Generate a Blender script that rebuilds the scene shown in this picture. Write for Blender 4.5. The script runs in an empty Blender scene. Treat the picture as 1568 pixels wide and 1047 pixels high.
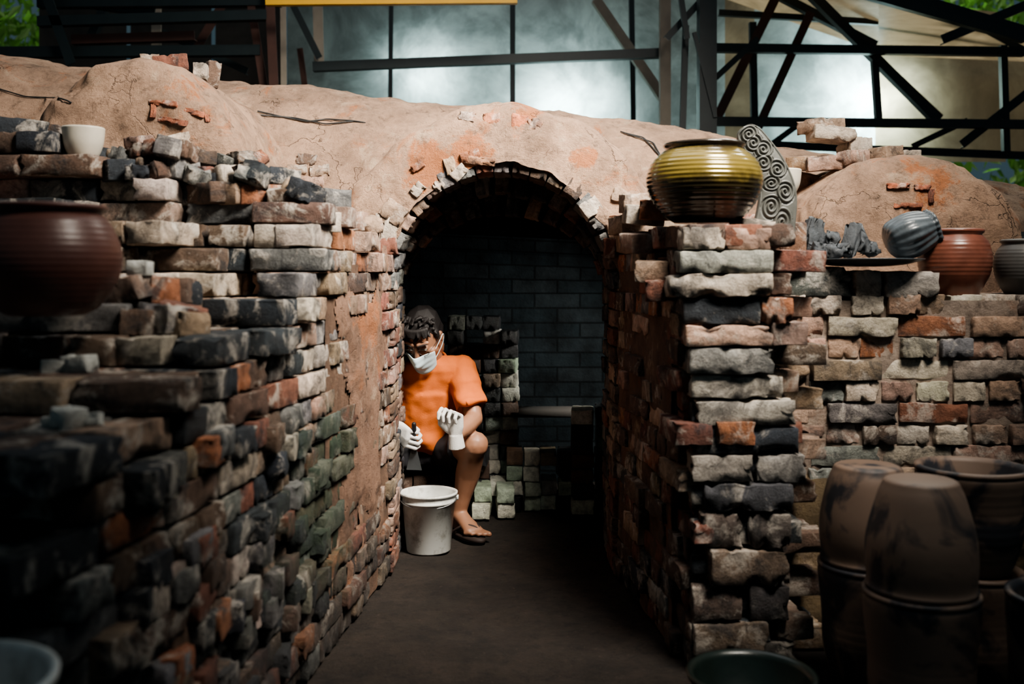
import bpy, bmesh, math, random
import numpy as np
from mathutils import Vector, Matrix, noise
from mathutils.bvhtree import BVHTree
random.seed(7); rng=np.random.RandomState(7)
F=1524.0; EYE=1.05
def W(px,py,d): # real-world point from a measurement at distance d
    return Vector(((px-784)/F*d, d, EYE-(py-420)/F*d))
scene=bpy.context.scene
COL=scene.collection
# ------------------------------------------------------------------ helpers
def link(ob,parent=None):
    COL.objects.link(ob)
    if parent: ob.parent=parent
    return ob
def empty(name):
    e=bpy.data.objects.new(name,None); e.empty_display_size=.1; return link(e)
def mesh_obj(name,verts,faces,mat=None,parent=None,smooth=True):
    me=bpy.data.meshes.new(name); me.from_pydata([tuple(v) for v in verts],[],faces); me.update()
    if smooth: me.polygons.foreach_set('use_smooth',[True]*len(me.polygons))
    if mat: me.materials.append(mat)
    return link(bpy.data.objects.new(name,me),parent)
def fbm(p,o=4,s=1.0):
    v=0;a=1;t=0
    for i in range(o):
        v+=a*noise.noise(p*s*(2**i)+Vector((i*7.3,i*3.1,i*5.7)));t+=a;a*=.5
    return v/t
# ------------------------------------------------------------------ materials
class NT:
    def __init__(s,name):
        s.m=bpy.data.materials.new(name); s.m.use_nodes=True; s.t=s.m.node_tree; s.n=s.t.nodes; s.l=s.t.links
        s.b=s.n['Principled BSDF']; s.out=s.n['Material Output']
    def add(s,t,**k):
        n=s.n.new(t)
        for a,b in k.items(): setattr(n,a,b)
        return n
    def set(s,sock,v):
        if hasattr(v,'is_output') or isinstance(v,bpy.types.NodeSocket): s.l.new(v,sock)
        else: sock.default_value=v
    def pos(s): return s.add('ShaderNodeNewGeometry').outputs['Position']
    def noise(s,scale,detail=6,rough=.6,vec=None,dist=0):
        n=s.add('ShaderNodeTexNoise'); n.inputs['Scale'].default_value=scale; n.inputs['Detail'].default_value=detail
        n.inputs['Roughness'].default_value=rough; n.inputs['Distortion'].default_value=dist
        s.l.new(vec if vec else s.pos(),n.inputs['Vector']); return n.outputs['Fac']
    def ramp(s,fac,pts):
        r=s.add('ShaderNodeValToRGB'); e=r.color_ramp.elements
        while len(e)<len(pts): e.new(.5)
        for i,(p,c) in enumerate(pts):
            e[i].position=p; e[i].color=(c if isinstance(c,tuple) else (c,c,c))[:3]+(1,)
        s.l.new(fac,r.inputs[0]); return r.outputs[0]
    def mix(s,a,b,f,mode='MIX'):
        n=s.add('ShaderNodeMix',data_type='RGBA',blend_type=mode)
        def c(v): return tuple(v)+(1,) if isinstance(v,tuple) and len(v)==3 else v
        s.set(n.inputs[6],c(a)); s.set(n.inputs[7],c(b)); s.set(n.inputs[0],f); return n.outputs[2]
    def math(s,op,a,b=0):
        n=s.add('ShaderNodeMath',operation=op); s.set(n.inputs[0],a); s.set(n.inputs[1],b); return n.outputs[0]
    def spot(s,c,r): # soft blotch centred on a place in the world
        v=s.add('ShaderNodeVectorMath',operation='DISTANCE'); s.l.new(s.pos(),v.inputs[0]); v.inputs[1].default_value=c
        return s.math('MAXIMUM',s.math('SUBTRACT',1.0,s.math('DIVIDE',v.outputs['Value'],r)),0.0)
    def bump(s,h,strength=.5,dist=.01):
        n=s.add('ShaderNodeBump'); n.inputs['Strength'].default_value=strength; n.inputs['Distance'].default_value=dist
        s.l.new(h,n.inputs['Height']); s.l.new(n.outputs[0],s.b.inputs['Normal'])
    def col(s,c): s.set(s.b.inputs['Base Color'],c+(1,) if isinstance(c,tuple) and len(c)==3 else c)
    def rough(s,r): s.set(s.b.inputs['Roughness'],r)

def simple(name,c,r=.6,bump=.2,scale=30,var=.35,metal=0,coat=0):
    m=NT(name); n=m.noise(scale)
    m.col(m.mix(tuple(x*(1-var) for x in c),tuple(min(1,x*(1+var)) for x in c),n)); m.rough(r)
    if bump: m.bump(m.noise(scale*3),bump,.003)
    m.b.inputs['Metallic'].default_value=metal; m.b.inputs['Coat Weight'].default_value=coat
    return m.m

def brick_mat(name,moss=False,lime=.55,soot=.8):
    m=NT(name)
    a=m.add('ShaderNodeAttribute',attribute_name='bcol')
    c=a.outputs['Color']
    c=m.mix(c,m.ramp(m.noise(26,8,.72),[(.28,.3),(.7,1.4)]),.85,'MULTIPLY')
    c=m.mix(c,(.62,.56,.49),m.math('MULTIPLY',m.ramp(m.noise(11,7,.7,dist=.5),[(.52,0.),(.61,1.)]),lime))
    c=m.mix(c,(.022,.024,.028),m.math('MULTIPLY',m.ramp(m.noise(8,8,.75,dist=.8),[(.50,0.),(.62,1.)]),soot))
    if moss:
        sx=m.add('ShaderNodeSeparateXYZ'); m.l.new(m.pos(),sx.inputs[0])
        def band(s,c0,w):
            d=m.math('ABSOLUTE',m.math('SUBTRACT',s,c0)); r=m.math('SUBTRACT',1.0,m.math('DIVIDE',d,w)); return m.math('MAXIMUM',r,0.0)
        # darker towards the foot of the wall, then a band of algae stain
        foot_dark=m.math('ADD',m.math('SUBTRACT',.62,sx.outputs[2]),m.math('MULTIPLY',m.math('SUBTRACT',m.noise(4,7,.7),.5),.9))
        c=m.mix(c,(.030,.027,.025),m.math('MULTIPLY',m.ramp(foot_dark,[(.05,0.),(.55,1.)]),.72))
        mk=m.math('MULTIPLY',band(sx.outputs[1],2.80,.75),band(sx.outputs[2],.46,.46))
        mk=m.math('ADD',mk,m.math('MULTIPLY',m.math('SUBTRACT',m.noise(6,8,.75),.5),1.6))
        mk=m.ramp(mk,[(.26,0.),(.66,.8)])
        c=m.mix(c,m.mix((.008,.022,.013),(.045,.066,.034),m.noise(30)),mk)
    m.col(c)
    m.rough(m.math('SUBTRACT',.9,m.math('MULTIPLY',a.outputs['Alpha'],.6)))
    h=m.math('ADD',m.noise(38,8,.8),m.math('MULTIPLY',m.noise(150,3,.6),.4))
    m.bump(h,.85,.010)
    return m.m

def plaster_mat(name,base=(.50,.325,.225),orange=.8,crack=True,spots=()):
    m=NT(name)
    c=m.mix(tuple(x*.50 for x in base),tuple(min(1,x*1.22) for x in base),m.ramp(m.noise(4.5,9,.74),[(.32,0.),(.62,1.)]))
    om=m.ramp(m.noise(3.6,7,.7,dist=1.0),[(.58,0.),(.68,1.)])
    if spots:
        acc=None
        for cc,r in spots:
            s_=m.spot(cc,r); acc=s_ if acc is None else m.math('MAXIMUM',acc,s_)
        acc=m.math('ADD',m.math('MULTIPLY',acc,.9),m.math('MULTIPLY',m.math('SUBTRACT',m.noise(9,8,.75),.5),1.8))
        om=m.math('MAXIMUM',om,m.ramp(acc,[(.42,0.),(.58,1.)]))
    c=m.mix(c,(.50,.17,.055),m.math('MULTIPLY',om,orange))
    c=m.mix(c,(.62,.47,.34),m.math('MULTIPLY',m.ramp(m.noise(7,8,.75,dist=.4),[(.56,0.),(.66,1.)]),.65))
    c=m.mix(c,(.10,.07,.055),m.math('MULTIPLY',m.ramp(m.noise(15,9,.82),[(.53,0.),(.68,1.)]),.85))
    h=m.noise(13,13,.80)
    h=m.math('ADD',h,m.math('MULTIPLY',m.noise(80,5,.75),.4))
    if crack:
        v=m.add('ShaderNodeTexVoronoi',feature='DISTANCE_TO_EDGE'); v.inputs['Scale'].default_value=4.2
        nz=m.add('ShaderNodeTexNoise'); nz.inputs['Scale'].default_value=9; nz.inputs['Detail'].default_value=6; m.l.new(m.pos(),nz.inputs['Vector'])
        mx=m.mix(m.pos(),nz.outputs['Color'],.22)
        m.l.new(mx,v.inputs['Vector'])
        cr=m.ramp(v.outputs['Distance'],[(0.0,1.),(.009,0.)])
        crm=m.math('MULTIPLY',cr,m.ramp(m.noise(3.2,3),[(.46,0.),(.56,1.)]))
        c=m.mix(c,(.08,.05,.035),m.math('MULTIPLY',crm,.75))
        h=m.math('SUBTRACT',h,m.math('MULTIPLY',crm,.5))
    m.col(c); m.rough(.95); m.bump(h,1.0,.03)
    return m.m
M_brL=brick_mat('brick_mossy',moss=True,lime=.65)
M_brR=brick_mat('brick_pale',lime=.55,soot=.7)
M_brD=brick_mat('brick_sooty',lime=.25,soot=.8)
M_glz=brick_mat('brick_glazed',lime=.0,soot=.3)
SP=[(W(655,255,3.5),.17),(W(800,195,3.6),.20),(W(272,172,3.5),.24),(W(1395,300,3.6),.26),(W(720,235,3.5),.14),(W(560,330,3.6),.10),(W(900,240,3.5),.10)]
M_pl=plaster_mat('clay_plaster',spots=SP)
M_pl2=plaster_mat('earth_plaster',(.22,.155,.085),.15,False)
M_mor=plaster_mat('pale_mortar',(.42,.33,.27),.25,False)
M_mord=plaster_mat('red_mortar',(.22,.13,.085),.4,False)
M_coat=plaster_mat('clay_coat',(.34,.20,.135),.6,True,spots=[(Vector((-.46,3.15,.95)),.3)])
# ------------------------------------------------------------------ brick stamping
def box_template(nx,ny,nz):
    def ax(n):
        a=np.linspace(-1,1,n+1)
        if n>=4: a[1]=-.93; a[-2]=.93
        return a
    A=[ax(nx),ax(ny),ax(nz)]; idx={}; V=[]; Fc=[]
    def vid(i,j,k):
        key=(i,j,k)
        if key not in idx: idx[key]=len(V); V.append((A[0][i],A[1][j],A[2][k]))
        return idx[key]
    N=(nx,ny,nz)
    for axis in range(3):
        u,v=[(1,2),(2,0),(0,1)][axis]
        for side in (0,1):
            for i in range(N[u]):
                for j in range(N[v]):
                    def g(a,b):
                        t=[0,0,0]; t[axis]=N[axis] if side else 0; t[u]=a; t[v]=b; return vid(*t)
                    q=[g(i,j),g(i+1,j),g(i+1,j+1),g(i,j+1)]
                    Fc.append(q if side else q[::-1])
    return np.array(V),np.array(Fc)
def make_variants(T,n,amp,chip):
    out=[]
    for s in range(n):
        o=[]
        for q in T:
            p=Vector(q); sd=Vector((s*13.7,s*5.1,s*9.3))
            d=noise.noise_vector(p*1.3+sd)*amp+noise.noise_vector(p*5+sd)*amp*.5
            e=sum(1 for c in q if abs(c)>.9)
            if e>=2:
                k=max(0,noise.noise(p*2.6+sd*2)-.12)*chip*(1.8 if e==3 else 1)
                d=d-p.normalized()*k
            o.append(d)
        out.append(np.array(o))
    return out
TH,TF=box_template(12,6,5); VH=make_variants(TH,18,.0026,.026)
TL,TLF=box_template(6,4,4); VL=make_variants(TL,8,.0025,.012)
class Bricks:
    def __init__(s): s.V=[];s.Fs=[];s.C=[];s.n=0
    def add(s,c,size,R=None,col=(.4,.2,.1),gloss=0,lo=False,r=.004,amp=1):
        T,Fc,Va=(TL,TLF,VL) if lo else (TH,TF,VH)
        h=np.array(size)/2; r=min(r,min(h)*.6)
        q=T*h; p=np.clip(q,-(h-r),h-r); d=q-p; L=np.linalg.norm(d,axis=1,keepdims=True); L[L==0]=1
        P=p+d/L*r
        k=rng.randint(len(Va))
        P=P+Va[k]*amp
        if R is None: R=np.eye(3)
        P=P@np.array(R).T+np.array(c)
        s.V.append(P); s.Fs.append(Fc+s.n); s.n+=len(P)
        s.C.append(np.tile(np.array([*col,gloss],dtype=np.float32),(len(P),1)))
    def bvh(s):
        return BVHTree.FromPolygons([Vector(v) for v in np.concatenate(s.V)],[tuple(int(i) for i in f) for f in np.concatenate(s.Fs)])
    def build(s,name,mat,parent=None):
        V=np.concatenate(s.V); Fc=np.concatenate(s.Fs); C=np.concatenate(s.C)
        me=bpy.data.meshes.new(name); me.vertices.add(len(V)); me.vertices.foreach_set('co',V.astype(np.float32).ravel())
        me.loops.add(Fc.size); me.loops.foreach_set('vertex_index',Fc.astype(np.int32).ravel())
        me.polygons.add(len(Fc)); me.polygons.foreach_set('loop_start',np.arange(0,Fc.size,4,dtype=np.int32))
        me.update(calc_edges=True)
        me.polygons.foreach_set('use_smooth',[True]*len(Fc))
        a=me.color_attributes.new('bcol','FLOAT_COLOR','POINT'); a.data.foreach_set('color',C.ravel())
        me.materials.append(mat); me.validate()
        return link(bpy.data.objects.new(name,me),parent)
def rotm(ax,ay,az):
    return np.array((Matrix.Rotation(az,3,'Z')@Matrix.Rotation(ay,3,'Y')@Matrix.Rotation(ax,3,'X')))
def pick(pal):
    w=np.array([p[1] for p in pal],float); c=pal[rng.choice(len(pal),p=w/w.sum())][0]
    k=rng.uniform(.7,1.2); return tuple(min(.85,max(.005,x*k*rng.uniform(.94,1.06))) for x in c)
ORG=(.38,.155,.08);RED=(.22,.09,.06);TAN=(.35,.245,.175);PALE=(.52,.44,.36);GRY=(.19,.185,.18);BLK=(.028,.034,.042);BRN=(.13,.083,.06);PNK=(.40,.26,.2)
PAL_L=[(ORG,.7),(RED,1.2),(TAN,2.2),(PALE,.7),(GRY,2.2),(BLK,3.2),(BRN,4)]
PAL_R=[(ORG,.5),(PNK,3.6),(TAN,3),(PALE,3.4),(GRY,.7),(BLK,.2),(BRN,.5),(RED,.3)]
PAL_D=[(BLK,3),(BRN,3),(GRY,1.4),(RED,1.0),(TAN,.6)]
def mass(B,O,ud,H,ur,vr,z0,z1,pal,flip=1,ch=.066,jit=.006,loose=.06,palf=None,bond=.055):
    """lattice of brick courses in a rotated frame; only the exposed bricks are laid"""
    u=Vector((ud[0],ud[1],0)).normalized(); v=Vector((u.y,-u.x,0))*flip
    ncourse=int((z1-z0)/ch)
    for k in range(ncourse):
        zc=z0+ch*(k+.5)
        su,sv=(.22,.11) if k%2 else (.11,.22)
        uu=ur[0]+(-bond if (k//2)%2 else 0)
        while uu<ur[1]-.02:
            vv=vr[0]
            while vv<vr[1]:
                cu,cv=uu+su/2,vv+sv/2
                def h(a,b):
                    if a<ur[0]-.02 or b>vr[1]+.3 : return 9
                    if a>ur[1] or b<vr[0]: return -1
                    return H(a,b)
                if zc<H(max(ur[0],cu),cv):
                    hs=[h(cu+su/2+.06,cv),h(cu,cv-sv/2-.06),h(cu,cv),h(cu-su/2-.06,cv),h(cu+su/2+.06,cv-sv/2-.06)]
                    ex=min(hs)<zc+.14
                    if ex:
                        top=h(cu,cv)<zc+.09
                        j=jit*(2.2 if top else 1)
                        ou=rng.normal()*j; ov=rng.normal()*j*1.3 - (abs(rng.normal())*.012 if rng.rand()<.2 else 0)
                        c=Vector(O)+u*(cu+ou)+v*(cv+ov)+Vector((0,0,zc))
                        a=rng.normal()*(.06 if top or rng.rand()<loose else .018)
                        ang=math.atan2(u.y,u.x)
                        R=rotm(rng.normal()*.010,rng.normal()*.010,ang+a)
                        dx,dy=su-.004-rng.rand()*.010,sv-.004-rng.rand()*.008
                        p=pal if palf is None else palf(c)
                        col=pick(p)
                        B.add(c,(dx,dy,ch-.003-rng.rand()*.005),R,col,gloss=.5 if sum(col)<.2 and rng.rand()<.4 else 0)
                vv+=sv
            uu+=su
def skin_patch(name,O,ud,flip,ur,zr_,fn,mat,parent=None,res=.0125):
    u=Vector((ud[0],ud[1],0)).normalized(); v=Vector((u.y,-u.x,0))*flip
    nu=int((ur[1]-ur[0])/res); nz=int((zr_[1]-zr_[0])/res); V=[];Fc=[];ok=[]
    for j in range(nz+1):
        for i in range(nu+1):
            a=ur[0]+(ur[1]-ur[0])*i/nu; z=zr_[0]+(zr_[1]-zr_[0])*j/nz
            o=fn(a,z); ok.append(o is not None); V.append(Vector(O)+u*a+Vector((0,0,z))-v*(o if o is not None else 0))
    for j in range(nz):
        for i in range(nu):
            a=j*(nu+1)+i; q=(a,a+1,a+nu+2,a+nu+1)
            if all(ok[k] for k in q): Fc.append(q)
    return mesh_obj(name,V,Fc,mat,parent)
# ------------------------------------------------------------------ left brick mass
_hc={}
def cellr(a,b,s=0):
    k=(round(a/.22),round(b/.22),s)
    if k not in _hc: _hc[k]=rng.rand()
    return _hc[k]
def HL(u,v):
    r=cellr(u,v)
    if u<.83:
        if v<.11: b=1.13+ (.066 if u>.3 else 0)
        elif v<.26: b=1.18+.06*(u>.25)
        elif v<.42: b=1.22+.066*(u>.2)
        else: b=(1.34 if v<.6 else 1.42) if u>.15 else 1.26
        b+= (r-.5)*.10
        return b
    if u<1.12:
        if v<.2: return .93+.1*(r>.5)
        return (1.13 if v<.36 else 1.24)+(r-.5)*.14
    if u<1.46:
        return (.90 if v<.12 else .965)
    if u<1.77: return .87 if v>.05 else .8
    return .76
B=Bricks()
def palfL(c):
    if c.y>2.9 and c.z<1.25 and c.x>-.62: return [(RED,2.2),(ORG,1.),(TAN,3),(PNK,2.4),(BRN,1.8),(GRY,.5)]
    if c.z>1.05: return [(BLK,2.4),(GRY,2),(TAN,2.6),(ORG,.9),(PALE,2),(BRN,2.4)]
    if c.y>2.55 and c.z>.60: return [(TAN,2.6),(PALE,4.6),(PNK,1.6),(GRY,1.2),(ORG,.3),(BLK,.7)]
    return PAL_L
OL=(-.42,3.55,0); UL=(-.11,-1)
mass(B,OL,UL,HL,(0,2.05),(0,1.98),0,1.55,PAL_L,1,palf=palfL)
bl=B.bvh()
def drop(x,y,h=.06,z0=2.2,tree=None):
    hit=(tree or bl).ray_cast(Vector((x,y,z0)),Vector((0,0,-1)))
    return (hit[0].z if hit[0] else 0)+h/2-.002
loose=[(215,262,2.9,TAN),(262,265,2.88,GRY),(300,245,2.9,BLK),(325,262,2.85,BRN),(380,232,3.1,ORG),(352,268,2.85,TAN),
 (420,262,2.95,RED),(405,290,2.86,ORG),(440,283,2.95,BRN),(465,306,2.9,PALE),(500,310,3.05,GRY),(240,212,3.1,ORG),(60,238,3.05,BRN),
 (190,290,2.85,BLK),(20,270,2.9,BLK),(545,345,3.3,TAN)]
for px,py,d,c in loose:
    p=W(px,py,d); k=rng.uniform(.8,1.2); p.z=drop(p.x,p.y)
    B.add(p,(.20*rng.uniform(.6,1.05),.10,.06),rotm(rng.normal()*.03,rng.normal()*.03,rng.uniform(-.9,.9)),tuple(x*k for x in c))
bl=B.bvh()
for i in range(60): # bats and rubble
    px=rng.uniform(190,470); d=rng.uniform(2.8,3.15); p=W(px,200,d); s3=(rng.uniform(.05,.1),rng.uniform(.05,.09),rng.uniform(.04,.06)); p.z=drop(p.x,p.y,s3[2])
    B.add(p,s3,rotm(*(rng.normal(size=3)*(.2,.2,.9))),pick(PAL_L))
for i in range(16): # bats standing on the ledge beside the rust pot
    px=rng.uniform(190,300); d=rng.uniform(2.12,2.40); p=W(px,400,d); s3=(rng.uniform(.06,.12),.08,rng.uniform(.05,.065)); p.z=drop(p.x,p.y,s3[2])
    B.add(p,s3,rotm(*(rng.normal(size=3)*(.1,.1,.7))),pick(PAL_L))
for i in range(60):
    u=rng.uniform(.85,2.0); z=rng.uniform(.1,.72)
    c=Vector((-.42-.11*u,3.55-u,z)); B.add(c+Vector((-.035,0,0)),(.11,.1,.06),rotm(0,0,rng.normal()*.1),pick(PAL_L))
stack=B.build('brick_stack',M_brL)
bl=B.bvh()
skin_patch('mortar_bed',OL,UL,1,(0,.80),(0,1.08),lambda a,z:-.010+.010*fbm(Vector((a,0,z)),4,9),M_mord,stack)
def pf(a,z):
    m_=.78-max(abs(a-.40)/.34,abs(z-.60)/.50)+1.1*fbm(Vector((a,2,z)),5,4)
    if m_<0: return None
    return -.010+.016*min(1,m_*3)+.016*fbm(Vector((a,7,z)),5,6)
skin_patch('clay_render_coat',OL,UL,1,(.0,.95),(.0,1.15),pf,M_coat,stack,.01)
# low plinth of bricks for the pail
B=Bricks()
for k in range(4):
    for i in range(2):
        for j in range(3):
            B.add(((-.82+.22*i),1.08+.11*j,.034+.066*k),(.212,.104,.062),None,pick(PAL_L),lo=True)
B.build('brick_plinth',M_brD)
# ------------------------------------------------------------------ right brick mass
def HR(u,v):
    r=cellr(u,v,5)
    return (1.24 if u<.3 else 1.17)+(r-.5)*.1*(u<.45)
B=Bricks()
palfR=lambda c:[(RED,2.6),(ORG,.9),(TAN,2),(PNK,1.8),(BRN,2.4),(GRY,.6)] if c.z>.45 else [(RED,2.),(BRN,4),(BLK,1.4),(TAN,.8),(GRY,.6)]
mass(B,(.365,3.5,0),(.11,-1),HR,(0,.72),(0,.33),0,1.4,PAL_R,-1,palf=palfR)
mass(B,(.74,3.02,0),(1,.02),lambda u,v:.975,(0,2.0),(0,.55),0,1.0,PAL_R,-1,jit=.004)
# brick pier at the passage corner - laid brick by brick
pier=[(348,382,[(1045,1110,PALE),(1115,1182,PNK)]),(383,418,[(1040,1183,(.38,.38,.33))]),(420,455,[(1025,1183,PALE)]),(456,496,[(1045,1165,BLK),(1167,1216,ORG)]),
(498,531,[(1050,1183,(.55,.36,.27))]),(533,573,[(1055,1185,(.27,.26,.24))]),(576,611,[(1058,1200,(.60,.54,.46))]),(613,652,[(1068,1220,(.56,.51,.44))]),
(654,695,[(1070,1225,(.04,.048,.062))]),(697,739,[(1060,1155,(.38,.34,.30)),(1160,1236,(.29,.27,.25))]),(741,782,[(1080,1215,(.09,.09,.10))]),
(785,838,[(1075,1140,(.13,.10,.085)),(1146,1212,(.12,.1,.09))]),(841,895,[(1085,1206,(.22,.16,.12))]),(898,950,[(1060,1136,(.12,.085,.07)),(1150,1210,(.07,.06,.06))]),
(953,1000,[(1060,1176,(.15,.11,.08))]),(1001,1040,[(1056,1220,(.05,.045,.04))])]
D=2.64
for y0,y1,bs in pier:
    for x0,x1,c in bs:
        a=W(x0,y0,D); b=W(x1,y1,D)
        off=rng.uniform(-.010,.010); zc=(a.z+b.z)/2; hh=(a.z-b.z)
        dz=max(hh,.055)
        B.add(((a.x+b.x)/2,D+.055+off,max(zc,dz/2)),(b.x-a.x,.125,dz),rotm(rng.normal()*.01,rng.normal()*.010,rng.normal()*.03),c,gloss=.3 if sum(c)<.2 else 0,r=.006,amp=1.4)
    if y0>600: B.add((.58,D+.06,max(EYE-(( y0+y1)/2-420)/F*D,.03)),(.2,.08,.05),None,BLK,lo=True)
for k in range(17):
    z=.033+.0675*k
    x=.455+(.03 if z<.6 else 0)+rng.uniform(-.012,.02)
    B.add((x+.05,2.80,z),(.11,.2,.062),rotm(0,0,rng.normal()*.04),pick([(RED,3),(BRN,2),(TAN,2),(ORG,1)]))
for px,py,d,c,l in [(985,330,3.1,PALE,.12),(975,312,3.15,TAN,.1),(990,372,3.0,PNK,.14),(1005,322,3.0,ORG,.1),(962,345,3.25,TAN,.1),(1150,352,2.85,PALE,.1),(1000,415,2.85,TAN,.1),(1010,445,2.8,RED,.08)]:
    B.add(W(px,py,d),(l,.1,.06),rotm(rng.normal()*.05,rng.normal()*.05,rng.normal()*.2),c)
for x0,x1,y0,y1,c in [(1186,1305,408,455,(.09,.10,.09)),(1309,1350,414,455,PALE),(1353,1438,415,456,(.32,.29,.26)),(1197,1235,340,404,(.17,.095,.06)),(1165,1192,365,404,BRN)]:
    a=W(x0,y0,3.03);b=W(x1,y1,3.03); B.add(((a.x+b.x)/2,3.1,(a.z+b.z)/2),(b.x-a.x,.15,a.z-b.z),rotm(0,0,rng.normal()*.04),c,r=.008,amp=1.6)
wall=B.build('brick_wall',M_brR)
skin_patch('mortar_bed_passage',(.365,3.5,0),(.11,-1),-1,(0,.70),(0,1.1),lambda a,z:-.008+.010*fbm(Vector((a,4,z)),4,9),M_mord,wall)
skin_patch('mortar_bed_front',(.80,3.02,0),(1,.02),-1,(0,1.9),(.3,.97),lambda a,z:-.0185+.018*fbm(Vector((a,6,z)),4,8),M_mor,wall)
def relief(name,x0,x1,z0,z1,yf,mat,res=.02,amp=.02,parent=None):
    nx=int((x1-x0)/res);nz=int((z1-z0)/res);V=[];Fc=[]
    for j in range(nz+1):
        for i in range(nx+1):
            x=x0+(x1-x0)*i/nx; z=z0+(z1-z0)*j/nz
            if j==nz: z+=.05*fbm(Vector((x*6,0,0)))
            y=yf(x,z)-amp*(fbm(Vector((x,3,z)),5,5)+.2)
            V.append((x,y,z))
    for j in range(nz):
        for i in range(nx):
            a=j*(nx+1)+i; Fc.append((a,a+1,a+nx+2,a+nx+1))
    return mesh_obj(name,V,Fc,mat,parent)
relief('earth_render_coat',.74,2.7,0,.46,lambda x,z:2.98+.02*(x-.8)+ .10*max(0,(z-.34)/.12)**2,M_pl2,.015,.06,wall)
# ------------------------------------------------------------------ kiln
kiln=empty('dragon_kiln')
CX=-.033
SV=[];SF=[]
def reg(V,Fc):
    b0=len(SV); SV.extend([Vector(v) for v in V]); SF.extend([tuple(i+b0 for i in f) for f in Fc])
def zr(x):
    xs=[-4.5,-2.4,-.68,.2,.96,1.42,2.39,4.5]; zs=[2.2,2.05,1.87,1.785,1.69,1.585,1.43,1.15]
    return float(np.interp(x,xs,zs))
YC,RB=4.65,.85
V=[];Fc=[];nx=420;nt=110
xs=np.linspace(-4.5,4.5,nx+1)
for x in xs:
    for j in range(nt+1):
        th=math.pi*j/nt
        p=Vector((x,YC-RB*math.copysign(abs(math.cos(th))**.8,math.cos(th)),zr(x)*math.sin(th)**.9))
        n=.045*fbm(p,5,2.3)+.026*fbm(p,4,9)
        p.y-=n*math.cos(th)*1; p.z+=n*math.sin(th)
        V.append(p)
for i in range(nx):
    for j in range(nt):
        a=i*(nt+1)+j
        x=xs[i]+.0125; q=V[a]
        if abs(x-CX)<.47 and q.z<1.45 and q.y<YC: continue
        Fc.append((a,a+nt+1,a+nt+2,a+1))
mesh_obj('kiln_barrel',V,Fc,M_pl,kiln); reg(V,Fc)
ZS=.98
def arch(t,a,b,cx=CX,zs=ZS):
    L1=zs; Lc=math.pi*(a+b)/2; T=2*L1+Lc; s=t*T
    if s<L1: return Vector((cx-a,0,s)),Vector((-1,0,0))
    if s>L1+Lc: return Vector((cx+a,0,max(0,T-s))),Vector((1,0,0))
    ph=math.pi-math.pi*(s-L1)/Lc
    return Vector((cx+a*math.cos(ph),0,zs+b*math.sin(ph))),Vector((math.cos(ph),0,math.sin(ph))).normalized()
def porch(name,cx,a,b,zs,y0,yb,s1,mat,closed=False,s0=.0,nt=240,rag=.02,rd=.16):
    V=[];Fc=[]; prof=[]
    if closed: 
        for i in range(10): prof.append((-a*(1-i/10)*.97,-.015*(1-i/10)**2))
    for i in range(24):
        q=i/23; prof.append((s0+(s1-s0)*math.sin(q*math.pi/2), rd*(1-math.cos(q*math.pi/2))**1.1))
    for i in range(1,30): prof.append((s1+.015*i/29,rd+(yb-y0-rd)*i/29))
    for j in range(nt+1):
        t=j/nt
        for i,(s,dy) in enumerate(prof):
            aa=max(a+s,.004); bb=max(b+s,.004)
            p,n=arch(t,aa,bb,cx,zs)
            p.y=y0+dy
            nn=.030*fbm(p,5,3.2)+.028*fbm(p,4,9)
            if i==0 and not closed: p+=n*rag*(fbm(p,3,12)+.3)*1.5
            p+=n*nn*(1 if s>s1*.7 else .3); p.y-=nn*(1.0 if s<s1*.9 else .1)
            V.append(p)
    m=len(prof)
    for j in range(nt):
        for i in range(m-1):
            c=j*m+i; Fc.append((c,c+m,c+m+1,c+1))
    reg(V,Fc)
    return mesh_obj(name,V,Fc,mat,kiln)
porch('door_porch',CX,.40,.445,ZS,3.485,4.45,.235,M_pl,s0=.004,rd=.10)
porch('porch_dome_west',-1.31,.18,.22,1.38,3.36,4.5,.20,M_pl,closed=True,rd=.12)
porch('porch_dome_east',1.44,.18,.10,1.14,3.48,4.5,.24,M_pl,closed=True,rd=.16)
KB=BVHTree.FromPolygons(SV,SF)
def surf(px,py): # where the sight line of a surveyed point meets the kiln
    o=Vector((0,0,EYE)); d=(W(px,py,1)-o).normalized(); h=KB.ray_cast(o,d)
    return (h[0],h[1]) if h[0] else (W(px,py,3.8),Vector((0,-1,0)))
def on_surface(B,px,py,l,h,a,c,dep=.06,out=.008,amp=1.4):
    p,n=surf(px,py)
    if n.y>0: n=-n
    n=(n+Vector((0,-.6,0))).normalized()
    x=Vector((math.cos(a),0,math.sin(a))); x=(x-n*x.dot(n)).normalized(); y=-n; z=x.cross(y)
    R=np.array([[x.x,y.x,z.x],[x.y,y.y,z.y],[x.z,y.z,z.z]])
    B.add(p-n*(dep/2-out),(l,dep,h),R,c,amp=amp)
V=[];Fc=[];nt=80
pr=[(.20,3.97),(.03,3.97),(.03,3.54),(.10,3.54)]
for j in range(nt+1):
    for s,y in pr:
        p,n=arch(j/nt,.385+s,.43+s*(.9)); p.y=y; V.append(p)
for j in range(nt):
    for i in range(3):
        c=j*4+i; Fc.append((c,c+4,c+5,c+1))
M_soot=simple('sooty_mortar',(.04,.036,.032),.95)
mesh_obj('arch_liner',V,Fc,M_soot,kiln)
B=Bricks()
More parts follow.
